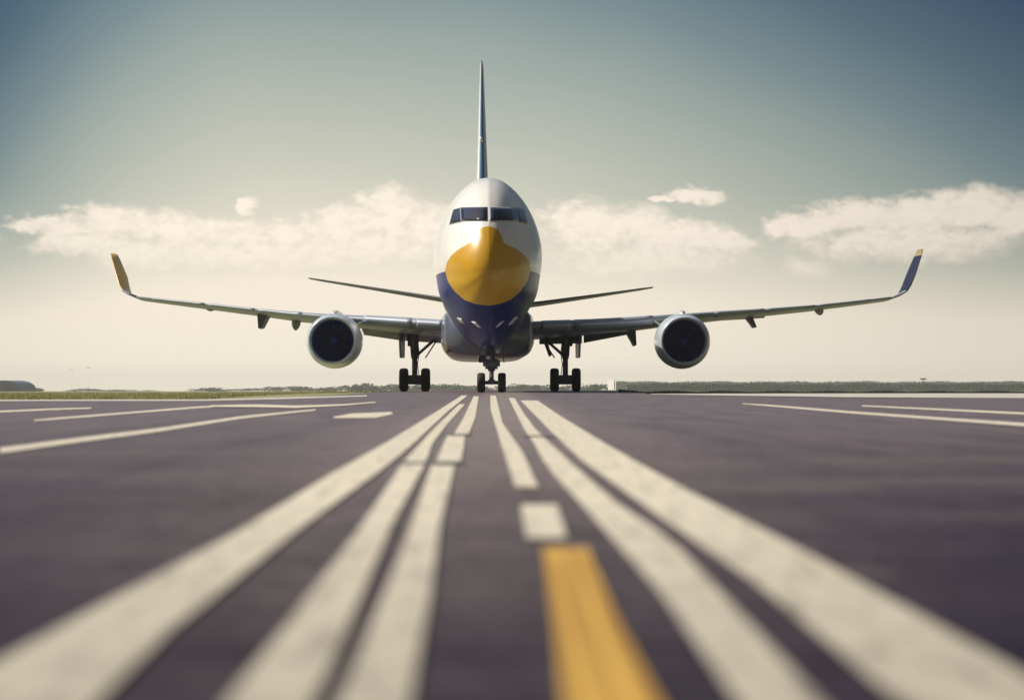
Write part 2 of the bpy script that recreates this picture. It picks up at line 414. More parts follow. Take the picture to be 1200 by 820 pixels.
def line(name, lft, rgt, m=white_line_m, z=0.004, sub=5):
    """painted band between two ground polylines (photo pixels), smoothed along its length"""
    def dens(pts):
        out = []
        w = [G(*p) for p in pts]
        n = len(w)
        if n < 3:
            for i in range(sub + 1): out.append(w[0].lerp(w[-1], i / sub))
            return out
        # interpolate x over 1/y so that sampling follows the picture rows
        for s in range(25):
            t = s / 24
            r0, r1 = 1 / w[0].y, 1 / w[-1].y
            r = r0 + (r1 - r0) * t
            for i in range(n - 1):
                a, c = 1 / w[i].y, 1 / w[i + 1].y
                if (a - r) * (c - r) <= 1e-12 or i == n - 2:
                    k = 0 if a == c else min(1, max(0, (r - a) / (c - a)))
                    y = 1 / r; xa, xc = w[i].x / w[i].y, w[i + 1].x / w[i + 1].y
                    out.append(Vector(((xa + (xc - xa) * k) * y, y, 0))); break
        return out
    a, c = dens(lft), dens(rgt)
    bm = bmesh.new()
    va = [bm.verts.new((p.x, p.y, z)) for p in a]; vc = [bm.verts.new((p.x, p.y, z)) for p in c]
    for i in range(len(va) - 1): bm.faces.new((va[i], vc[i], vc[i + 1], va[i + 1]))
    for f in bm.faces:
        f.normal_update()
        if f.normal.z < 0: f.normal_flip()
    return obj(name, bm, m, tarmac, smooth=False, recalc=False)


line('white_line', [(541, 463), (507, 485), (453, 519), (400, 549), (275, 627), (100, 722), (0, 778), (-90, 830), (-210, 900)],
     [(548, 463), (521, 485), (485, 520), (453, 547), (350, 622), (200, 742), (125, 815), (100, 840), (45, 900)])
line('white_line', [(538, 473.5), (507, 504), (483, 531), (473, 542)], [(545, 473.5), (525, 496), (507, 520), (499, 542)])
line('white_line', [(471, 545), (415, 630), (325, 750), (270, 820), (215, 900)], [(498, 545), (460, 615), (400, 755), (370, 820), (335, 900)])
line('white_line', [(555, 464), (543, 490), (532, 509)], [(561, 464), (557, 490), (549, 509)])
line('white_line', [(524, 511), (517, 527), (510.5, 543)], [(545, 511), (543, 527), (539.5, 543)])
line('white_line', [(506, 546), (470, 650), (400, 820), (365, 900)], [(533, 546), (515, 620), (505, 695), (481, 820), (468, 900)])
line('white_line', [(574.5, 463), (575, 480), (587, 520), (604, 572)], [(581, 463), (589, 496), (613, 531), (631, 573)])
line('white_line', [(610, 593), (617, 633)], [(653, 593), (665, 633)])
line('white_line', [(596, 466), (613, 501), (622, 513), (640, 547), (688, 600), (773, 696), (859, 819), (915, 900)],
     [(603, 466), (621, 496), (636, 512), (667, 541), (720, 589), (789, 637), (853, 707), (955, 819), (1030, 900)])
line('white_line', [(610, 469), (645, 505), (680, 539), (773, 607), (891, 690), (1040, 816), (1140, 900)],
     [(630, 469), (656, 487), (717, 525), (800, 573), (933, 643), (1093, 733), (1230, 812), (1385, 900)])
yl = line('yellow_line', [(635, 644), (651, 749), (659, 820), (668, 900)], [(688, 644), (725, 733), (769, 820), (812, 900)], yellow_line_m)
# the lane lines running off left and right
line('white_line', [(0, 525.5), (100, 512.5), (183, 502.5), (283, 487.5), (370, 479.2)], [(0, 531.5), (100, 517.5), (183, 506.5), (283, 490.5), (370, 480.8)])
line('white_line', [(40, 492.2), (67, 489.4), (233, 476), (287, 473.6)], [(40, 493.6), (67, 491.6), (233, 478), (287, 475)])
line('white_line', [(-60, 484.6), (0, 481.2), (60, 478.6), (107, 477.4)], [(-60, 487), (0, 483.2), (60, 480.4), (107, 478.8)])
sheet('white_line', [G(247, 475.0), G(300, 474.0), G(347, 475.4), G(405, 473.6), G(440, 471.0), G(440, 472.2), G(405, 475.4), G(347, 478.4), G(300, 477.4), G(247, 477.0)], 0.008, white_line_m, tarmac)
sheet('white_line', [G(390, 488.6), G(412, 484.4), G(458, 482.6), G(461, 485), G(440, 489.6), G(392, 490)], 0.004, white_line_m, tarmac)
line('white_line', [(870, 472.4), (896, 473.6), (1000, 482), (1100, 489), (1200, 495.8), (1320, 504)], [(870, 473.2), (896, 475.4), (1000, 484.6), (1100, 492), (1200, 499.6), (1320, 508.5)])
line('white_line', [(1010, 474.6), (1100, 478.6), (1200, 483.2), (1320, 489)], [(1010, 476), (1100, 480.6), (1200, 485.8), (1320, 492)])
# tar-sealed joints across the lines
for (x0, x1, y) in ((468, 545, 543.6), (520, 552, 510), (612, 650, 512)):
    sheet('sealed_joint', [G(x0, y - 0.5), G(x1, y - 0.5), G(x1, y + 0.6), G(x0, y + 0.6)], 0.007, dark_grey, tarmac)

# ------------------------------------------------------------------ grass, verge


def blades(name, region, n, hgt, m, label):
    bm = bmesh.new()
    for i in range(n):
        x, y, k = region()
        h = hgt * k * random.uniform(0.5, 1.3); w = 0.012 * max(1, y / 40); a = random.uniform(-1, 1); lean = random.uniform(-.4, .4) * h
        dx, dy = math.cos(a) * w, math.sin(a) * w
        bm.faces.new([bm.verts.new(p) for p in ((x - dx, y - dy, gz(x, y)), (x + dx, y + dy, gz(x, y)), (x + lean, y + random.uniform(-.3, .3) * h, gz(x, y) + h))])
    o = obj(name, bm, m, None, smooth=False, recalc=False)
    tag(o, label, 'grass', kind='stuff')
    return o


def left_grass():
    while True:
        d = 36 * (1 / random.uniform(0.16, 1.0)); px = random.uniform(-150, 560)
        if d > start(px) + 0.5: return (px - 600) * d / F, d, 1.0 if px < 440 else 0.8


def right_verge():
    d = random.uniform(64, 140); px = random.uniform(725, 1300)
    return (px - 600) * d / F, d, 0.6 + 0.4 * math.sin(px * .05) ** 2


blades('grass', left_grass, 16000, 0.055, grass_m, 'olive green mown grass field left of the tarmac')
blades('verge_grass', right_verge, 14000, 0.10, verge_m, 'dark green rough grass verge behind the pale concrete strip')


# ------------------------------------------------------------------ aircraft
RX = (572 - 600) * 73 / F
plane = bpy.data.objects.new('airliner', None); COL.objects.link(plane)
plane.location = (RX, 72.5, 0)
tag(plane, 'white airliner with yellow nose and navy chin standing head on on the tarmac', 'airplane')
OFF = Vector((-RX, -72.5, 0))


def part(name, bm, m, parent=None, smooth=True, recalc=True):
    """part of the aircraft: world-space mesh moved into the aircraft's space"""
    bmesh.ops.translate(bm, verts=bm.verts, vec=OFF)
    return obj(name, bm, m, parent or plane, smooth, recalc)


# paint mask heights are in the aircraft's space: nose at y = -4.5
# cross-section outline, photo pixels about (572, 310) at 73 m
outl = [(0, 103), (15, 101), (29, 92), (44, 75), (55, 54), (61, 34), (63.5, 15), (63, 0), (60.5, -17), (56, -38), (47, -54), (34, -74), (15, -91), (0, -97)]
K = 73.0 / F
pol = sorted([(math.atan2(dx, dy), math.hypot(dx, dy) * K) for dx, dy in outl])    # angle from straight up


def cat(tbl, a):
    """Catmull-Rom through (angle, value) with mirrored ends"""
    n = len(tbl)
    for i in range(n - 1):
        if tbl[i][0] <= a <= tbl[i + 1][0] + 1e-9:
            p1, p2 = tbl[i], tbl[i + 1]
            p0 = tbl[i - 1] if i else (2 * p1[0] - p2[0], p2[1]); p3 = tbl[i + 2] if i + 2 < n else (2 * p2[0] - p1[0], p1[1])
            t = (a - p1[0]) / (p2[0] - p1[0])
            m1 = (p2[1] - p0[1]) / (p2[0] - p0[0]) * (p2[0] - p1[0]); m2 = (p3[1] - p1[1]) / (p3[0] - p1[0]) * (p2[0] - p1[0])
            return (2 * t ** 3 - 3 * t * t + 1) * p1[1] + (t ** 3 - 2 * t * t + t) * m1 + (-2 * t ** 3 + 3 * t * t) * p2[1] + (t ** 3 - t * t) * m2
    return tbl[-1][1]


def Rth(th):
    th = abs((th + math.pi) % (2 * math.pi) - math.pi)
    return cat(pol, th)


ZC = H + (HOR - 310) * K
ZN = H + (HOR - 316) * 68 / F


def Lth(th):
    u = math.cos(th)
    a = abs((th + math.pi) % (2 * math.pi) - math.pi)
    return 4.2 + 1.6 * max(u, 0) ** 1.5 + 0.6 * max(-u, 0) + 1.7 * (1 - math.exp(-a / 0.45)) * max(0.0, math.cos(a / 2))


def axis(y):                # fuselage axis: slight yaw, nose droop
    k = min(1, max(0, y / 5.0)); s = k * (2 - k)
    return RX - 0.018 * (y - 5), ZN + (ZC - ZN) * s


def nose(phi, th):
    y = Lth(th) * (1 - math.cos(phi)); t = math.sin(phi)
    cx, cz = axis(y); r = Rth(th) * t
    # flattened windscreen slope above the nose
    return Vector((cx + r * math.sin(th), 68 + y, cz + r * math.cos(th)))


def on_nose(px, py, out=0.0):
    """point of the nose skin seen at a photo pixel"""
    y = 1.0
    for _ in range(40):
        p = W(px, py, y); cx, cz = axis(y); dx, dz = p.x - cx, p.z - cz
        th = math.atan2(dx, dz); t = min(0.9999, math.hypot(dx, dz) / Rth(th))
        y = 0.5 * y + 0.5 * Lth(th) * (1 - math.sqrt(1 - t * t))
    phi = math.asin(t); e = 1e-3
    n = (nose(phi + e, th) - nose(phi - e, th)).cross(nose(phi, th + e) - nose(phi, th - e))
    n.normalize()
    if n.y > 0: n = -n
    return nose(phi, th) + n * out


def phi_at(px, py):
    y = 1.0
    for _ in range(40):
        p = W(px, py, y); cx, cz = axis(y); dx, dz = p.x - cx, p.z - cz
        th = math.atan2(dx, dz); t = min(0.9999, math.hypot(dx, dz) / Rth(th))
        y = 0.5 * y + 0.5 * Lth(th) * (1 - math.sqrt(1 - t * t))
    return th, math.asin(t)


cap_px = [(572, 357.5), (585, 356), (599, 350.5), (610, 341), (618, 329), (622.5, 316), (620, 305), (613, 297), (605, 291), (596, 287), (590, 284), (588.5, 277),
          (584.5, 270), (578, 266), (572, 264.5), (566, 266), (559, 270), (554, 276.5), (551, 284), (545, 287.5), (537, 292), (529, 299), (523.5, 307), (521.5, 317),
          (525, 330), (533, 341.5), (544, 351), (558, 356)]
cap = []
for i in range(len(cap_px)):                       # densify
    a, c = cap_px[i], cap_px[(i + 1) % len(cap_px)]
    for k in range(4): cap.append(phi_at(a[0] + (c[0] - a[0]) * k / 4, a[1] + (c[1] - a[1]) * k / 4))
cap.sort()
cap = [(cap[-1][0] - 2 * math.pi, cap[-1][1])] + cap + [(cap[0][0] + 2 * math.pi, cap[0][1])]


def phib(th):
    th = (th + math.pi) % (2 * math.pi) - math.pi
    for i in range(len(cap) - 1):
        if cap[i][0] <= th <= cap[i + 1][0]:
            return cap[i][1] + (cap[i + 1][1] - cap[i][1]) * (th - cap[i][0]) / max(1e-9, cap[i + 1][0] - cap[i][0])
    return cap[0][1]


NT = 240
ths = [2 * math.pi * k / NT - math.pi for k in range(NT)]
pbs = [phib(t) for t in ths]
pbs = [(pbs[i - 1] + 2 * pbs[i] + pbs[(i + 1) % NT]) / 4 for i in range(NT)]
bm = bmesh.new()
rings = [[nose(max(1e-3, pbs[i] * s / 20), ths[i]) for i in range(NT)] for s in range(0, 21)]
bridge(bm, rings, True, True, False)
radome = part('nose_cone', bm, yellow)
radome['label'] = 'yellow painted nose cone with a rounded bump on top'
bm = bmesh.new()
rings = []
for s in range(41):
    rings.append([nose(pbs[i] + (math.pi / 2 - pbs[i]) * s / 40, ths[i]) for i in range(NT)])
for s in range(1, 15):
    yy = s / 14
    ring = []
    for th in ths:
        y = Lth(th) + (26 - Lth(th)) * yy; cx, cz = axis(y); r = Rth(th)
        ring.append(Vector((cx + r * math.sin(th), 68 + y, cz + r * math.cos(th))))
    rings.append(ring)
for s in range(1, 25):
    k = s / 24; y = 26 + 14.5 * k; cx, cz = axis(y)
    sx = (1 - k ** 1.9) * 0.94 + 0.06; sz = (1 - k ** 1.6) * 0.92 + 0.08
    rings.append([Vector((cx + Rth(th) * sx * math.sin(th), 68 + y, cz + 1.3 * k ** 1.5 + Rth(th) * sz * math.cos(th))) for th in ths])
bridge(bm, rings, True, False, True)
fus = part('fuselage', bm, fus_m)


# cockpit panes: thin curved plates lying on the nose skin
def plate(name, quad, m, parent, out=0.02, n=6, thick=0.03):
    """quad: TL, TR, BR, BL in photo pixels"""
    bm = bmesh.new(); (tl, tr, br, bl) = quad
    def P_(u, v_, o): 
        x = (tl[0] * (1 - u) + tr[0] * u) * (1 - v_) + (bl[0] * (1 - u) + br[0] * u) * v_
        y = (tl[1] * (1 - u) + tr[1] * u) * (1 - v_) + (bl[1] * (1 - u) + br[1] * u) * v_
        return on_nose(x, y, o)
    top = [[bm.verts.new(P_(i / n, j / n, out)) for i in range(n + 1)] for j in range(n + 1)]
    bot = [[bm.verts.new(P_(i / n, j / n, out - thick)) for i in range(n + 1)] for j in range(n + 1)]
    for j in range(n):
        for i in range(n):
            bm.faces.new((top[j][i], top[j][i + 1], top[j + 1][i + 1], top[j + 1][i]))
            bm.faces.new((bot[j][i], bot[j + 1][i], bot[j + 1][i + 1], bot[j][i + 1]))
    for i in range(n):
        bm.faces.new((top[0][i], bot[0][i], bot[0][i + 1], top[0][i + 1])); bm.faces.new((top[n][i], top[n][i + 1], bot[n][i + 1], bot[n][i]))
        bm.faces.new((top[i][0], top[i + 1][0], bot[i + 1][0], bot[i][0])); bm.faces.new((top[i][n], bot[i][n], bot[i + 1][n], top[i + 1][n]))
    return part(name, bm, m, parent)


def grow(q, a):
    cx = sum(p[0] for p in q) / 4; cy = sum(p[1] for p in q) / 4
    return [(p[0] + (a if p[0] > cx else -a), p[1] + (a if p[1] > cy else -a)) for p in q]


panes = [[(540.5, 243.5), (570.5, 243.2), (570.5, 258), (541.5, 258.5)],
         [(574.5, 243.2), (605.5, 243.8), (606.5, 258.6), (574.5, 258)],
         [(532.0, 246.2), (539.0, 244.0), (539.9, 259.0), (527.5, 262.3)],
         [(607.2, 244.2), (613.2, 246.2), (618.5, 262.6), (608.2, 259.2)]]
for q in panes:
    plate('window_frame', grow(q, 0.9), frame_m, fus, 0.012)
    plate('cockpit_window', q, glass, fus, 0.022)
for q in ([(536, 371.5), (541, 373), (545, 378.5), (540.5, 377.5)], [(553, 376), (558, 377), (564.5, 383), (560.5, 382.5)],
          [(586.5, 376.5), (590.5, 375), (584, 381.5), (580.5, 383)], [(603, 371), (606.5, 370.5), (600, 379), (595.5, 380)]):
    plate('landing_light', q, lamp_m, fus, 0.03, 4)

# belly fairing
bm = bmesh.new(); rings = []
for s in range(25):
    k = s / 24; y = 11.0 + 18.0 * k
    e = 1.0 if 0.2 < k < 0.75 else (0.86 + 0.14 * math.sin(k / 0.2 * math.pi / 2) if k <= 0.2 else math.cos((k - 0.75) / 0.25 * math.pi / 2 * 0.75))
    cx, _ = axis(y); w_, z0, z1 = 1.86 * e, 1.27, 3.3
    ring = []
    for i in range(40):
        a = 2 * math.pi * i / 40
        c_, s_ = math.cos(a), math.sin(a); q = 0.45
        x_ = math.copysign(abs(c_) ** q, c_) * w_ * (1 if s_ > -0.2 else 0.985); z_ = math.copysign(abs(s_) ** 0.5, s_)
        ring.append(Vector((cx + 0.03 + x_, 68 + y, (z0 + z1) / 2 + 0.02 + z_ * (z1 - z0) / 2 * (e if s_ < 0 else 1))))
    rings.append(ring)
bridge(bm, rings, True, True, True)
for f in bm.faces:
    if f.calc_center_median().z < 1.85: f.material_index = 1  # lower faces of the fairing take the brown colour
part('belly_fairing', bm, [fair_grey, fair_brown])

# aerofoil lofts
AF = [(0, 0), (0.015, 0.22), (0.05, 0.36), (0.12, 0.46), (0.28, 0.5), (0.45, 0.46), (0.65, 0.32), (0.85, 0.14), (1, 0.015)]


def foil_ring(le, chord, th, up, drop=0.0, toe=0.0):
    """section ring: le point, chord runs aft (+y), th = thickness along unit vector up"""
    le = Vector(le); up = Vector(up).normalized()
    ring = []
    for x, t in AF: ring.append(le + Vector((toe * x, chord * x, -drop * x)) + up * (t * th))
    for x, t in reversed(AF[1:]): ring.append(le + Vector((toe * x, chord * x, -drop * x)) - up * (t * th * 0.9))
    return ring


def wing(side):
    # (px, row of top, row of bottom, metres behind the nose at the leading edge, chord)
    if side < 0:
        st = [(548, 373, 389.5, 12.6, 8.2), (522, 372, 387.5, 13.2, 7.6), (485, 369.5, 386, 14.0, 6.6), (433, 367.2, 381.2, 15.2, 5.6), (390, 366, 376.2, 16.2, 4.9), (340, 363.2, 371, 17.3, 4.3),
              (301, 360.2, 365.3, 18.2, 3.7), (239, 353.8, 358.2, 19.6, 3.0), (195, 349.4, 353.2, 20.6, 2.5), (160, 345.6, 349.2, 21.4, 2.1)]
        bl = [(149, 343, 21.75, 1.9, .12), (143, 339.5, 22.0, 1.75, .12), (139.5, 333, 22.3, 1.6, .11), (136.5, 322, 22.7, 1.35, .10), (131, 303, 23.5, .95, .08), (129.3, 296.5, 23.9, .7, .05)]
        toe = 0.26
    else:
        st = [(604, 373.5, 390.5, 12.6, 8.2), (630, 372.8, 389, 13.2, 7.6), (692, 371.2, 386.2, 14.4, 6.4), (744, 368.8, 383, 15.4, 5.6), (782, 366.2, 378.2, 16.2, 5.0), (827, 363.6, 373.2, 17.1, 4.4),
              (858, 362, 370, 17.8, 3.9), (897, 360, 366.6, 18.6, 3.4), (957, 356, 360.5, 19.9, 2.8), (1010, 350.6, 354.3, 20.9, 2.3), (1045, 346.6, 350, 21.5, 2.0)]
        bl = [(1056, 344.4, 21.75, 1.9, .12), (1063, 340.5, 22.0, 1.75, .12), (1068, 333, 22.3, 1.6, .11), (1073, 321, 22.7, 1.35, .10), (1080, 299, 23.5, .95, .08), (1082, 291.5, 23.9, .7, .05)]
        toe = -0.2
    bm = bmesh.new(); rings = []
    for px, t, bt, y, c in st:
        top, bot = W(px, t, y), W(px, bt, y); th = (top.z - bot.z) * 0.98
        rings.append(foil_ring((top + bot) / 2, c, th, (0, 0, 1), drop=0.05 * c))
    bridge(bm, rings, True, True, True)
    w_ = part('wing', bm, wing_grey)
    w_['label'] = 'grey wing on the left of the photo' if side < 0 else 'grey wing on the right of the photo'
    # leading-edge slats, in segments with small gaps
    cs = []
    for i in range(len(st) - 1):
        for q in range(6 if i < len(st) - 2 else 7):
            cs.append([st[i][j] + (st[i + 1][j] - st[i][j]) * q / 6 for j in range(5)])
    xs = [c_[0] for c_ in cs]
    spans = [(517, 488), (482, 425), (353, 302), (298, 243), (239, 178)] if side < 0 else [(635, 668), (674, 765), (838, 895), (899, 955), (959, 1020)]
    for xa, xb in spans:
        lo, hi = min(xa, xb), max(xa, xb); rings = []
        for px_ in [xa + (xb - xa) * q / 10 for q in range(11)]:
            for i in range(len(cs) - 1):
                if min(xs[i], xs[i + 1]) <= px_ <= max(xs[i], xs[i + 1]):
                    k = (px_ - xs[i]) / (xs[i + 1] - xs[i]); v_ = [cs[i][j] + (cs[i + 1][j] - cs[i][j]) * k for j in range(5)]; break
            top, bot = W(px_, v_[1], v_[3]), W(px_, v_[2], v_[3]); th = (top.z - bot.z) * 0.98; c = v_[4]; le = (top + bot) / 2
            sec = [(.13, .475), (.10, .445), (.05, .36), (.015, .22), (0, 0), (.015, -.2), (.05, -.33), (.075, -.375)]
            rings.append([le + Vector((0, c * x_ - .03, -.05 * c * x_ + t_ * th * 1.0 + .012 * (1 if t_ > 0 else -1 if t_ < 0 else 0))) for x_, t_ in sec])
        bm = bmesh.new(); bridge(bm, rings, False)
        o = part('slat', bm, slat_m, w_)
        sm = o.modifiers.new('thickness', 'SOLIDIFY'); sm.thickness = 0.012; sm.offset = -1
    # winglet: continues the tip upwards
    bm = bmesh.new(); px, t, bt, y, c = st[-1]
    pts = [((W(px, t, y) + W(px, bt, y)) / 2, c, (W(px, t, y).z - W(px, bt, y).z) * 0.98)] + [(W(a, r_, y_), c_, th_) for a, r_, y_, c_, th_ in bl]
    rings = []
    for i, (p, c, th) in enumerate(pts):
        a = pts[max(0, i - 1)][0]; d = pts[min(len(pts) - 1, i + 1)][0] - a
        up = Vector((-d.z * (1 if side > 0 else -1), 0, abs(d.x))) if i else Vector((0, 0, 1))
        k = i / (len(pts) - 1)
        rings.append(foil_ring(p, c, th, up, drop=0.05 * c * (1 - k), toe=toe * min(1, max(0, (i - 1) / 3)) * (0.5 + 0.5 * c / 1.6) if i else 0))
    bridge(bm, rings, True, True, True)
    zs = W(0, 338, 22.2).z - 0
    zt = W(0, 296, 23.6).z
    if side < 0: m1, m2, zz = wing_grey, olive_y, zs
    else: m1, m2, zz = wing_grey, navy_matt, zs
    for f in bm.faces:
        cz = f.calc_center_median().z
        f.material_index = 0 if cz < zz else (1 if cz < zt else 2)
    wl = part('winglet', bm, [m1, m2, dark_grey if side < 0 else tip_m], w_)
    wl['label'] = 'yellow upturned winglet' if side < 0 else 'navy upturned winglet'

    # flaps hanging behind the trailing edge
    def flap(p0, p1):
        (xa, ta, ba, ya), (xb, tb, bb_, yb) = p0, p1
        bm = bmesh.new()
        ra = []
        for x_, t_, b_, y_ in (p0, p1):
            T, B = W(x_, t_, y_), W(x_, b_, y_ + 1.1)
            ra.append([T + Vector((0, -.1, 0.05)), T + Vector((0, .15, .12)), B + Vector((0, .12, .06)), B, T + Vector((0, -.02, -.10))])
        bridge(bm, ra, True, True, True)
        return part('flap', bm, flap_grey, w_, smooth=False)
    # flap-track fairings: tapered canoe pods
    def pod(x0, t, b_, y, ln, wpx, lean=0.0):
        bm = bmesh.new(); rings = []
        p = W(x0, t, y); q = W(x0 + lean, b_, y + ln); hw = wpx / 2 * (68 + y) / F
        for s in range(13):
            k = s / 12; r = math.sin(math.pi * min(1, 0.08 + 0.92 * k) ** 0.8) ** 0.7 if k < 1 else 0.03
            c_ = p.lerp(q, k); hh = (p.z - q.z) * 0.5 * (0.5 + 0.5 * k)
            c_.z = p.z - (p.z - q.z) * (0.15 + 0.62 * k)
            rings.append([c_ + Vector((hw * r * math.cos(2 * math.pi * i / 16), 0, hh * max(r, .05) * math.sin(2 * math.pi * i / 16))) for i in range(16)])
        bridge(bm, rings, True, True, True)
        return part('flap_fairing', bm, dark_grey, w_)
    def blade(pts, y, ln):
        bm = bmesh.new(); slab(bm, [W(px_, py_, y) for px_, py_ in pts], ln, (0, 1, 0))
        bmesh.ops.bevel(bm, geom=list(bm.edges), offset=0.015, segments=1, affect='EDGES')
        return part('flap_fairing', bm, dark_grey, w_, smooth=False)
    if side < 0:
        flap((426, 382, 392, 19.4), (473, 386, 399, 19.7)); flap((475, 386, 399, 19.7), (521, 389, 402, 20.0))
        pod(247, 356, 365.5, 20.4, 2.6, 14); pod(348, 369, 389, 19.0, 2.6, 11, -2); pod(427, 381, 391, 19.0, 1.6, 6)
        blade([(301, 364), (317, 366), (312, 371), (306, 383.5), (302.5, 384.5)], 19.6, 1.2)
    else:
        flap((632, 388, 403, 20.0), (682, 386, 402, 19.7)); flap((684, 386, 401.5, 19.7), (734, 382, 392, 19.4)); flap((842, 369.5, 375.5, 20.9), (896, 366.0, 372.2, 20.9))
        blade([(732, 384), (745, 384), (746, 404), (743.5, 405), (738, 395)], 19.2, 1.2)
        blade([(873, 369), (882, 370), (887, 383), (884.5, 383.5), (879, 376)], 20.2, 1.0)
        pod(958.5, 358, 370.5, 20.6, 2.6, 11, 3); pod(776, 376, 388, 18.6, 2.2, 8)
    # aileron gap line, proud metal leading edge (slats)
    return w_


wl_obj = wing(-1); wr_obj = wing(1)


# engines
def engine(px, py, side):
    c = W(px, py, 12.4); ax = (0, 1, 0)
    bm = bmesh.new()
    lathe(bm, c, ax, [(0.22, 0.985), (0.5, 1.035), (0.9, 1.075), (1.4, 1.09), (1.9, 1.07), (2.5, 1.0), (3.2, 0.86), (3.8, 0.72), (3.81, 0.66), (3.2, 0.70)], 64)
    e = part('engine', bm, nac_m)
    e['label'] = 'engine under the wing on the left of the photo' if side < 0 else 'engine under the wing on the right of the photo'
    bm = bmesh.new()
    lathe(bm, c, ax, [(0.22, 0.985), (0.13, 0.962), (0.05, 0.935), (0.0, 0.90), (0.005, 0.875), (0.05, 0.848), (0.15, 0.825), (0.28, 0.812)], 64)
    part('inlet_lip', bm, lip_m, e)
    bm = bmesh.new()
    lathe(bm, c, ax, [(0.28, 0.812), (0.5, 0.80), (0.95, 0.80), (1.6, 0.78)], 64)
    part('inlet_duct', bm, inlet_dark, e, recalc=False)
    bm = bmesh.new()
    cf = c + Vector((0, 0.95, 0))
    for k in range(24):
        a0 = 2 * math.pi * k / 24; rows = []
        for s in range(7):
            r = 0.22 + (0.795 - 0.22) * s / 6; tw = R(25 + 38 * s / 6); ch = 0.15 + 0.07 * s / 6; row = []
            for u in (-1, 0, 1):
                off = u * ch * math.sin(tw) * 0.62; dep = u * ch * math.cos(tw) * 0.8 + 0.02 * (1 - u * u)
                a = a0 + off / r * 0.8 + 0.10 * s / 6
                row.append(bm.verts.new(cf + Vector((r * math.cos(a), dep, r * math.sin(a)))))
            rows.append(row)
        for s in range(6):
            for u in range(2): bm.faces.new((rows[s][u], rows[s][u + 1], rows[s + 1][u + 1], rows[s + 1][u]))
    part('fan', bm, fan_blue, e)
    bm = bmesh.new()
    lathe(bm, c, ax, [(0.62, 0.0), (0.64, 0.05), (0.72, 0.12), (0.85, 0.19), (1.0, 0.235), (1.15, 0.24)], 32)
    part('spinner', bm, fan_blue, e)
    bm = bmesh.new(); lathe(bm, c, ax, [(1.35, 0.0), (1.35, 0.8)], 32); part('fan_backing', bm, inlet_dark, e)
    bm = bmesh.new()
    lathe(bm, c, ax, [(3.3, 0.55), (4.1, 0.52), (4.7, 0.40), (4.7, 0.34), (5.2, 0.12), (5.45, 0.0)], 32); part('exhaust_cone', bm, metal, e)
    # pylon
    bm = bmesh.new(); rings = []
    for yy, z0, z1, hw in ((0.9, 0.95, 1.10, 0.05), (1.5, 0.9, 1.22, 0.14), (2.6, 0.8, 1.18, 0.18), (3.8, 0.6, 1.12, 0.18), (5.2, 0.62, 1.06, 0.14), (6.4, 0.85, 1.0, 0.03)):
        rings.append([c + Vector((sx * hw, yy, z)) for sx, z in ((-1, z0), (1, z0), (1, z1 - .04), (.6, z1), (-.6, z1), (-1, z1 - .04))])
    bridge(bm, rings, True, True, True); part('pylon', bm, nac_m, e)
    # nacelle strake on the inboard side
    bm = bmesh.new(); s_ = 1 if side < 0 else -1; d = Vector((s_ * math.cos(R(38)), 0, math.sin(R(38))))
    slab(bm, [c + Vector((0, 1.2, 0)) + d * 1.06, c + Vector((0, 2.4, 0)) + d * 1.0, c + Vector((0, 2.35, 0)) + d * 1.3, c + Vector((0, 2.0, 0)) + d * 1.28], 0.025, (0, 0, 1))
    part('strake', bm, nac_m, e, smooth=False)
    return e


engine(389, 398.2, -1); engine(802.5, 398.6, 1)

# tail
def tailplane(side):
    if side < 0: st = [(563, 356.5, 33, 4.2, .32), (520, 349.4, 34.4, 3.6, .20), (440, 337.2, 37, 2.4, .13), (375, 327.2, 39.2, 1.6, .08), (361, 325, 39.8, 1.2, .04)]
    else: st = [(566, 361, 33, 4.2, .32), (632, 353.8, 34.6, 3.6, .18), (700, 344.8, 37, 2.5, .13), (752, 337.6, 39.2, 1.7, .08), (766, 335.7, 39.8, 1.2, .04)]
    bm = bmesh.new()
    bridge(bm, [foil_ring(W(px, py, y), c, th, (0, 0, 1), drop=0.02 * c) for px, py, y, c, th in st], True, True, True)
    part('tailplane', bm, dark_grey)


tailplane(-1); tailplane(1)
bm = bmesh.new()
fst = [(26.5, 5.8, 8.6, 1.0), (28.4, 7.4, 7.4, .86), (30.4, 9.2, 6.5, .68), (33, 11.8, 5.2, .50), (35.6, 14.6, 3.8, .32), (37.3, 16.5, 2.9, .19), (37.7, 16.85, 2.6, .10)]
rings = []
for y, z, c, th in fst:
    px = 564.6 + (16.8 - z) * 0.0
    p = Vector(((px - 600) * (68 + y + 1) / F, 68 + y, z)); rings.append(foil_ring(p, c, th, (1, 0, 0)))
vs = bridge(bm, rings, True, True, True)
for f in bm.faces:
    ym = [v_ for v_ in f.verts]
    # leading-edge band takes the darker blue paint
    idx = [next(((i, r.index(v_)) for i, r in enumerate(vs) if v_ in r), (0, 0)) for v_ in ym]
    n_ = len(AF); js = [j for _, j in idx]
    f.material_index = 1 if all(j <= 1 or j >= 2 * n_ - 1 - 1 for j in js) else 0
fin = part('tail_fin', bm, [white, fin_blue])
bm = bmesh.new(); tube(bm, W(564.8, 76, 38.2), W(564.8, 73.5, 38.2), 0.035, 0.02, 8); part('fin_beacon', bm, lamp_m, fin)
bm = bmesh.new(); tube(bm, W(563.8, 166, 30.9), W(563.8, 160, 30.9), 0.08, 0.05, 10); part('fin_light', bm, lamp_m, fin)


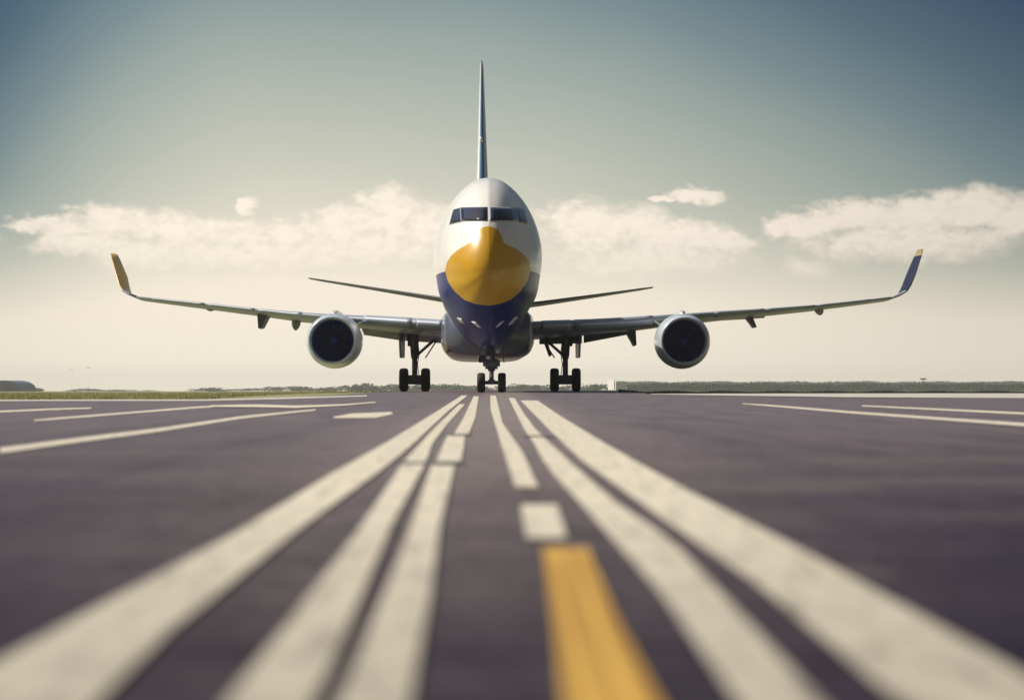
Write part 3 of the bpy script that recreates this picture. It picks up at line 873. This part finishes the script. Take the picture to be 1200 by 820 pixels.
# landing gear
def wheel(bm, c, r, w_):
    """tyre (material 0) and hub (material 1), axle along x"""
    hw = w_ / 2
    lathe(bm, c, (1, 0, 0), [(-hw * .55, r * .55), (-hw * .9, r * .66), (-hw, r * .82), (-hw * .82, r * .95), (-hw * .45, r), (hw * .45, r), (hw * .82, r * .95), (hw, r * .82), (hw * .9, r * .66), (hw * .55, r * .55)], 40, 0)
    lathe(bm, c, (1, 0, 0), [(-hw * .62, 0.0), (-hw * .62, r * .22), (-hw * .4, r * .3), (-hw * .5, r * .57), (hw * .5, r * .57), (hw * .4, r * .3), (hw * .62, r * .22), (hw * .62, 0.0)], 28, 1)


def maingear(px, side):
    Y = 19.6; d = 68 + Y; k = d / F; x = (px - 600) * k
    r = 0.49
    bm = bmesh.new()
    top = Vector((x + side * 0.05, d + 0.1, H + (HOR - 378) * k)); mid_ = Vector((x, d, H + (HOR - 417) * k)); ax_ = Vector((x, d, r))
    tube(bm, top, mid_, 0.22, 0.165, 18); tube(bm, mid_, ax_, 0.115, 0.115, 16)
    tube(bm, mid_ + Vector((0, 0, .03)), mid_ - Vector((0, 0, .10)), 0.15, 0.15, 18)
    gear = part('main_gear', bm, steel)
    gear['label'] = 'main landing gear leg on the left of the photo' if side < 0 else 'main landing gear leg on the right of the photo'
    bm = bmesh.new(); tube(bm, ax_ - Vector((.36, 0, 0)), ax_ + Vector((.36, 0, 0)), 0.09, 0.09, 14)
    bbox(bm, ax_ + Vector((0, 0, 0.0)), (0.62, 0.36, 0.40), 0.06); bbox(bm, ax_ + Vector((0, -.12, .22)), (0.2, 0.2, 0.22), 0.03)
    part('axle', bm, steel, gear)
    for s in (-1, 1):
        bm = bmesh.new(); wheel(bm, ax_ + Vector((s * 0.46, 0, 0)), r, 0.37); part('wheel', bm, [rubber, hubm], gear)
    bm = bmesh.new(); bbox(bm, Vector((x + side * .17, d + .3, H + (HOR - 391) * k)), (.34, .5, .5), .08); bbox(bm, Vector((x + side * .25, d + .25, H + (HOR - 401) * k)), (.12, .3, .3), .03)
    part('trunnion', bm, dark_grey, gear)
    # side brace up to the belly, torque links, hoses
    inn = -side
    bm = bmesh.new()
    tube(bm, mid_ + Vector((inn * .1, 0, .05)), Vector((x + inn * 0.86, d, H + (HOR - 397) * k)), 0.06, 0.065, 10)
    part('side_brace', bm, steel, gear)
    bm = bmesh.new()
    tube(bm, Vector((x + inn * .46, d - .2, H + (HOR - 419) * k)), Vector((x + inn * 0.95, d - .2, H + (HOR - 398) * k)), 0.028, 0.03, 8)
    part('actuator', bm, steel, gear)
    bm = bmesh.new()
    tube(bm, mid_ + Vector((0, -.14, -.04)), mid_ + Vector((0, -.36, -.34)), 0.045, 0.03, 8); tube(bm, mid_ + Vector((0, -.36, -.34)), ax_ + Vector((0, -.12, .12)), 0.03, 0.045, 8)
    part('torque_link', bm, steel, gear)
    bm = bmesh.new(); pts = [top + Vector((inn * .16, -.12, -.5)), mid_ + Vector((inn * .2, -.14, .1)), mid_ + Vector((inn * .13, -.2, -.35)), ax_ + Vector((inn * .2, -.12, .08))]
    for a, c in zip(pts, pts[1:]): tube(bm, a, c, 0.016, 0.016, 7)
    part('brake_hose', bm, rubber, gear)
    # gear door plate outboard of the leg
    bm = bmesh.new(); o_ = side * 14 * k
    a0, a1 = H + (HOR - 382) * k, H + (HOR - 419) * k
    slab(bm, [Vector((x + o_ + side * .10, d - .55, a0)), Vector((x + o_ - side * .08, d + .75, a0)), Vector((x + o_ - side * .06, d + .55, a1)), Vector((x + o_ + side * .05, d - .35, a1))], 0.07, (side, 0, 0))
    bmesh.ops.bevel(bm, geom=list(bm.edges), offset=0.02, segments=2, affect='EDGES')
    part('gear_door', bm, wing_grey, gear, smooth=False)
    if side > 0:
        bm = bmesh.new(); slab(bm, [W(637, 400, Y), W(642, 400, Y), W(646.5, 416, Y), W(643.5, 417.5, Y)], 0.5, (0, 1, 0)); part('inner_door', bm, dark_grey, gear, smooth=False)
    return gear


maingear(486, -1); maingear(662.5, 1)

# nose gear
Y = 4.6; d = 68 + Y; k = d / F; x = (576 - 600) * k; r = 0.345
bm = bmesh.new(); ax_ = Vector((x, d, r)); mid_ = Vector((x, d + .02, H + (HOR - 432) * k)); top = Vector((x - .06, d + .15, H + (HOR - 398) * k))
tube(bm, top, mid_, 0.16, 0.13, 18); tube(bm, mid_, ax_, 0.08, 0.08, 14); tube(bm, mid_ + Vector((0, 0, .02)), mid_ - Vector((0, 0, .07)), .125, .125, 16)
ng = part('nose_gear', bm, steel)
ng['label'] = 'nose landing gear leg'
bm = bmesh.new(); tube(bm, ax_ - Vector((.28, 0, 0)), ax_ + Vector((.28, 0, 0)), 0.065, 0.065, 14); bbox(bm, ax_ + Vector((0, 0, .03)), (.24, .2, .16), .03); part('axle', bm, steel, ng)
for s in (-1, 1):
    bm = bmesh.new(); wheel(bm, ax_ + Vector((s * 0.365, 0, 0)), r, 0.28); part('wheel', bm, [rubber, hubm], ng)
bm = bmesh.new(); tube(bm, mid_ + Vector((0, -.1, -.02)), mid_ + Vector((0, -.3, -.2)), .035, .025, 8); tube(bm, mid_ + Vector((0, -.3, -.2)), ax_ + Vector((0, -.08, .1)), .025, .035, 8); part('torque_link', bm, metal, ng)
bm = bmesh.new(); tube(bm, mid_ + Vector((0, .1, .1)), Vector((x, d + 1.6, H + (HOR - 404) * k)), .05, .06, 10); part('drag_brace', bm, steel, ng)
bm = bmesh.new(); tube(bm, mid_ + Vector((-.17, -.06, .0)), mid_ + Vector((-.17, -.06, .36)), .05, .05, 12); tube(bm, mid_ + Vector((.17, -.06, .0)), mid_ + Vector((.17, -.06, .36)), .05, .05, 12); bbox(bm, mid_ + Vector((0, -.03, .2)), (.6, .2, .22), .04); part('steering_cylinder', bm, steel, ng)
for sx, px_ in ((-1, 572.5), (1, 583.5)):
    bm = bmesh.new(); c_ = Vector(((px_ - 600) * k, d - .2, H + (HOR - 418.5 if sx < 0 else HOR - 411) * k))
    lathe(bm, c_, (0, 1, 0), [(0.0, 0.0), (0.0, .06), (.02, .075), (.12, .06), (.16, .02)], 20); part('taxi_light', bm, lamp_m, ng)
for s in (-1, 1):
    bm = bmesh.new(); zt_, zb_ = H + (HOR - 406) * k, H + (HOR - 424) * k
    xx = x + s * .36
    slab(bm, [Vector((xx, d - .5, zt_)), Vector((xx, d + 1.2, zt_ - .05)), Vector((xx + s * .06, d + 1.1, zb_)), Vector((xx + s * .06, d - .35, zb_))], .04, (s, 0, 0))
    bmesh.ops.bevel(bm, geom=list(bm.edges), offset=0.012, segments=1, affect='EDGES')
    part('gear_door', bm, navy, ng, smooth=False)
bm = bmesh.new(); bbox(bm, Vector(((565 - 600) * k, d + .1, H + (HOR - 420) * k)), (.26, .35, .26), .04); part('gear_bay_box', bm, dark_grey, ng)

# ------------------------------------------------------------------ far background


def bush(name, x, y, w_, h_, m, n, trunk=False, base=0.0):
    bm = bmesh.new(); s0 = max(0.12, h_ * 0.16)
    lobes = [(random.uniform(-.5, .5) * w_ * .75, random.uniform(-.5, .5) * w_ * .5, h_ * random.uniform(.12, .72), random.uniform(.22, .42)) for _ in range(9)]
    for i in range(n):
        lx, ly, lz, lr = random.choice(lobes)
        v_ = Vector((random.gauss(0, 1), random.gauss(0, 1), random.gauss(0, 1))).normalized() * random.uniform(.5, 1.0)
        p = Vector((x + lx + v_.x * lr * w_, y + ly + v_.y * lr * w_, max(0.1, lz + v_.z * lr * h_)))
        if p.z > h_: p.z = h_ * random.uniform(.8, 1)
        s = s0 * random.uniform(.5, 1.2); a = Vector((random.gauss(0, 1), random.gauss(0, 1), random.gauss(0, 1))).normalized(); c = a.orthogonal().normalized(); e = a.cross(c)
        bm.faces.new([bm.verts.new(p + c * s), bm.verts.new(p + e * s * .7), bm.verts.new(p - c * s), bm.verts.new(p - e * s * .7)]).material_index = 0
    tube(bm, (x, y, -0.01), (x, y, h_ * .6), 0.05 * h_, 0.02 * h_, 6, 1)
    bmesh.ops.translate(bm, verts=bm.verts, vec=(0, 0, base))
    return obj(name, bm, [m, bark], None, smooth=False, recalc=False)


D0 = 1100.0
k0 = D0 / F
# left horizon: individually visible trees and bushes
left = [(32, 452.5, 22, 1), (45, 453.5, 14, 1), (93, 454.2, 18, 0), (104, 455, 14, 0), (122, 455, 20, 0), (138, 455.4, 16, 0), (152, 456, 16, 0), (175, 456.2, 18, 0),
        (230, 454.4, 16, 0), (246, 453, 16, 0), (262, 454.4, 22, 0), (284, 454.4, 22, 0), (306, 454.0, 20, 0), (322, 452.4, 16, 0), (343, 451.6, 18, 0), (360, 452.6, 20, 0), (378, 452.8, 20, 0), (396, 452.0, 22, 0), (412, 450.6, 18, 0),
        (424, 448.6, 14, 0), (440, 450.2, 20, 0), (458, 449.6, 18, 0), (476, 450, 18, 0), (494, 449.4, 18, 0), (512, 448.6, 20, 0), (529, 448.2, 18, 0), (545, 449.4, 18, 0), (562, 450, 16, 0), (590, 450.4, 18, 0), (607, 449.2, 18, 0), (622, 449.6, 16, 0), (640, 450.4, 18, 0),
        (660, 450.6, 18, 0), (688, 449.2, 20, 0), (702, 449.6, 14, 0)]
for i, (px, row, wpx, dk) in enumerate(left):
    y = D0 + random.uniform(-120, 120); kk = y / F
    xx = (px - 600) * kk; g0 = gz(xx, y); h_ = H + (HOR - row) * kk - g0
    t = bush('tree', xx, y, wpx * kk * (1.0 if dk else 1.5), h_, leaf_d if dk else leaf_m, 620, base=g0)
    if dk: tag(t, 'dark rounded tree beside the arched shed on the far left horizon', 'tree', 'dark trees beside the arched shed')
    else: tag(t, 'small hazy green tree low on the horizon behind the grass and aircraft', 'tree', 'far trees along the horizon')


def mass(name, x0, x1, y, rowf, n, m, label):
    bm = bmesh.new()
    for i in range(n):
        px = random.uniform(x0, x1); yy = y + random.uniform(-40, 40); kk = yy / F
        g0 = gz((px - 600) * kk, yy); top_ = H + (HOR - rowf(px)) * kk - g0; z = top_ * random.random() ** 0.8 * random.uniform(.85, 1.05)
        p = Vector(((px - 600) * kk, yy, g0 + z)); s = 0.30 * random.uniform(.5, 1.3) * y / 1000
        a = Vector((random.gauss(0, 1), random.gauss(0, 1), random.gauss(0, 1))).normalized(); c = a.orthogonal().normalized(); e = a.cross(c)
        bm.faces.new([bm.verts.new(p + c * s), bm.verts.new(p + e * s), bm.verts.new(p - c * s), bm.verts.new(p - e * s)])
    o = obj(name, bm, m, None, smooth=False, recalc=False)
    tag(o, label, 'woodland', kind='stuff')


mass('woodland', 722, 1320, 1300, lambda p: 446.9 + 0.8 * math.sin(p * .11) * math.sin(p * .037 + 1), 60000, leaf_m, 'pale hazy woodland band along the right horizon')
mass('far_wood', 735, 1320, 800, lambda p: 449.4 + 0.9 * math.sin(p * .08 + 2) * math.sin(p * .023), 45000, leaf_d, 'darker lower wood in front of the hazy right treeline')

# arched shed far left
kk = 900 / F
bm = bmesh.new(); cx = (4 - 600) * kk; hw = 20 * kk; gs = gz(cx, 900); ht = H + (HOR - 445) * kk - gs; rings = []
for yy in (900, 930):
    rings.append([Vector((cx + hw * math.cos(math.pi * i / 20), yy, gs - .1 + ht * math.sin(math.pi * i / 20) ** .75)) for i in range(21)])
bridge(bm, rings, False)
for yy, rr in ((900, 0), (930, 1)): bm.faces.new([bm.verts.new(p) for p in rings[rr]])
shed = obj('arched_shed', bm, shed_m, None, smooth=False); tag(shed, 'low blue grey arched shed on the far left horizon', 'shed')
bm = bmesh.new(); bbox(bm, (cx + 2, 899.95, gs + ht * .3), (3.2, .1, ht * .6), .02); obj('shed_door', bm, shed_d, shed, smooth=False)

# two faint light masts
for px, row, lab in ((84, 431.5, 'pale thin light mast on the left horizon, the left one of two'), (104, 430.5, 'pale thin light mast on the left horizon, the right one of two')):
    y = 2200; kk = y / F; xx = (px - 600) * kk; g0 = gz(xx, y); hh = H + (HOR - row) * kk - g0
    e = bpy.data.objects.new('light_mast', None); COL.objects.link(e); e.location = (xx, y, g0); tag(e, lab, 'light mast', 'light masts on the left horizon')
    bm = bmesh.new(); tube(bm, (0, 0, -.01), (0, 0, hh), .10, .05, 8); obj('pole', bm, mast_m, e)
    bm = bmesh.new(); bbox(bm, (0, 0, hh), (4.6, .5, .45), .1)
    for q in range(-2, 3): bbox(bm, (q * 1.0, -.35, hh - .1), (.6, .3, .5), .05)
    obj('lamp_head', bm, mast_m, e, smooth=False)

# lattice aerial on the right treeline
y = 780; kk = y / F; xx = (1082 - 600) * kk; g0 = gz(xx, y); hh = H + (HOR - 442.6) * kk - g0
e = bpy.data.objects.new('radar_aerial', None); COL.objects.link(e); e.location = (xx, y, g0); tag(e, 'small dark radar aerial poking above the right treeline', 'aerial')
bm = bmesh.new()
for sx in (-.5, .5):
    for sy in (-.5, .5): tube(bm, (sx, sy, -.01), (sx * .5, sy * .5, hh - .5), .07, .05, 6)
for z in (.6, 1.2, 1.8, 2.3): bbox(bm, (0, 0, z), (.9 - z * .18, .9 - z * .18, .06), 0)
obj('lattice_tower', bm, steel, e, smooth=False)
bm = bmesh.new(); bbox(bm, (0, 0, hh - .25), (2.4, .3, .45), .08); bbox(bm, (0, 0, hh - .5), (1.0, .6, .15), .03); obj('antenna_bar', bm, steel, e, smooth=False)

# white marker board beside the concrete strip
y = 62; kk = y / F; xx = (716.5 - 600) * kk
e = bpy.data.objects.new('marker_board', None); COL.objects.link(e); e.location = (xx, y, 0); e.rotation_euler.z = R(-58); tag(e, 'small white marker board on two stubs at the tarmac edge right of the aircraft', 'marker board')
zt_ = H + (HOR - 444.5) * kk
bm = bmesh.new(); bbox(bm, (0, 0, zt_ / 2 + .05), (.34, .03, zt_ - .1), .008); obj('board', bm, white, e, smooth=False)
for s in (-1, 1):
    bm = bmesh.new(); tube(bm, (s * .07, .025, -.01), (s * .07, .025, zt_ * .7), .009, .009, 8); obj('stub', bm, steel, e)

# ------------------------------------------------------------------ warm summer haze
bm = bmesh.new(); bbox(bm, (0, 1240, 4.5), (6400, 3600, 29)); haze = obj('haze', bm, None, None, smooth=False)
haze.data.materials.clear()
hm = bpy.data.materials.new('haze_air'); hm.use_nodes = True; hm.node_tree.nodes.clear()
pv = hm.node_tree.nodes.new('ShaderNodeVolumePrincipled'); pv.inputs['Color'].default_value = (0.92, 0.94, 0.95, 1); pv.inputs['Density'].default_value = 0.00022
ho = hm.node_tree.nodes.new('ShaderNodeOutputMaterial'); hm.node_tree.links.new(pv.outputs[0], ho.inputs['Volume'])
haze.data.materials.append(hm); tag(haze, 'thin pale haze over the airfield', kind='stuff')
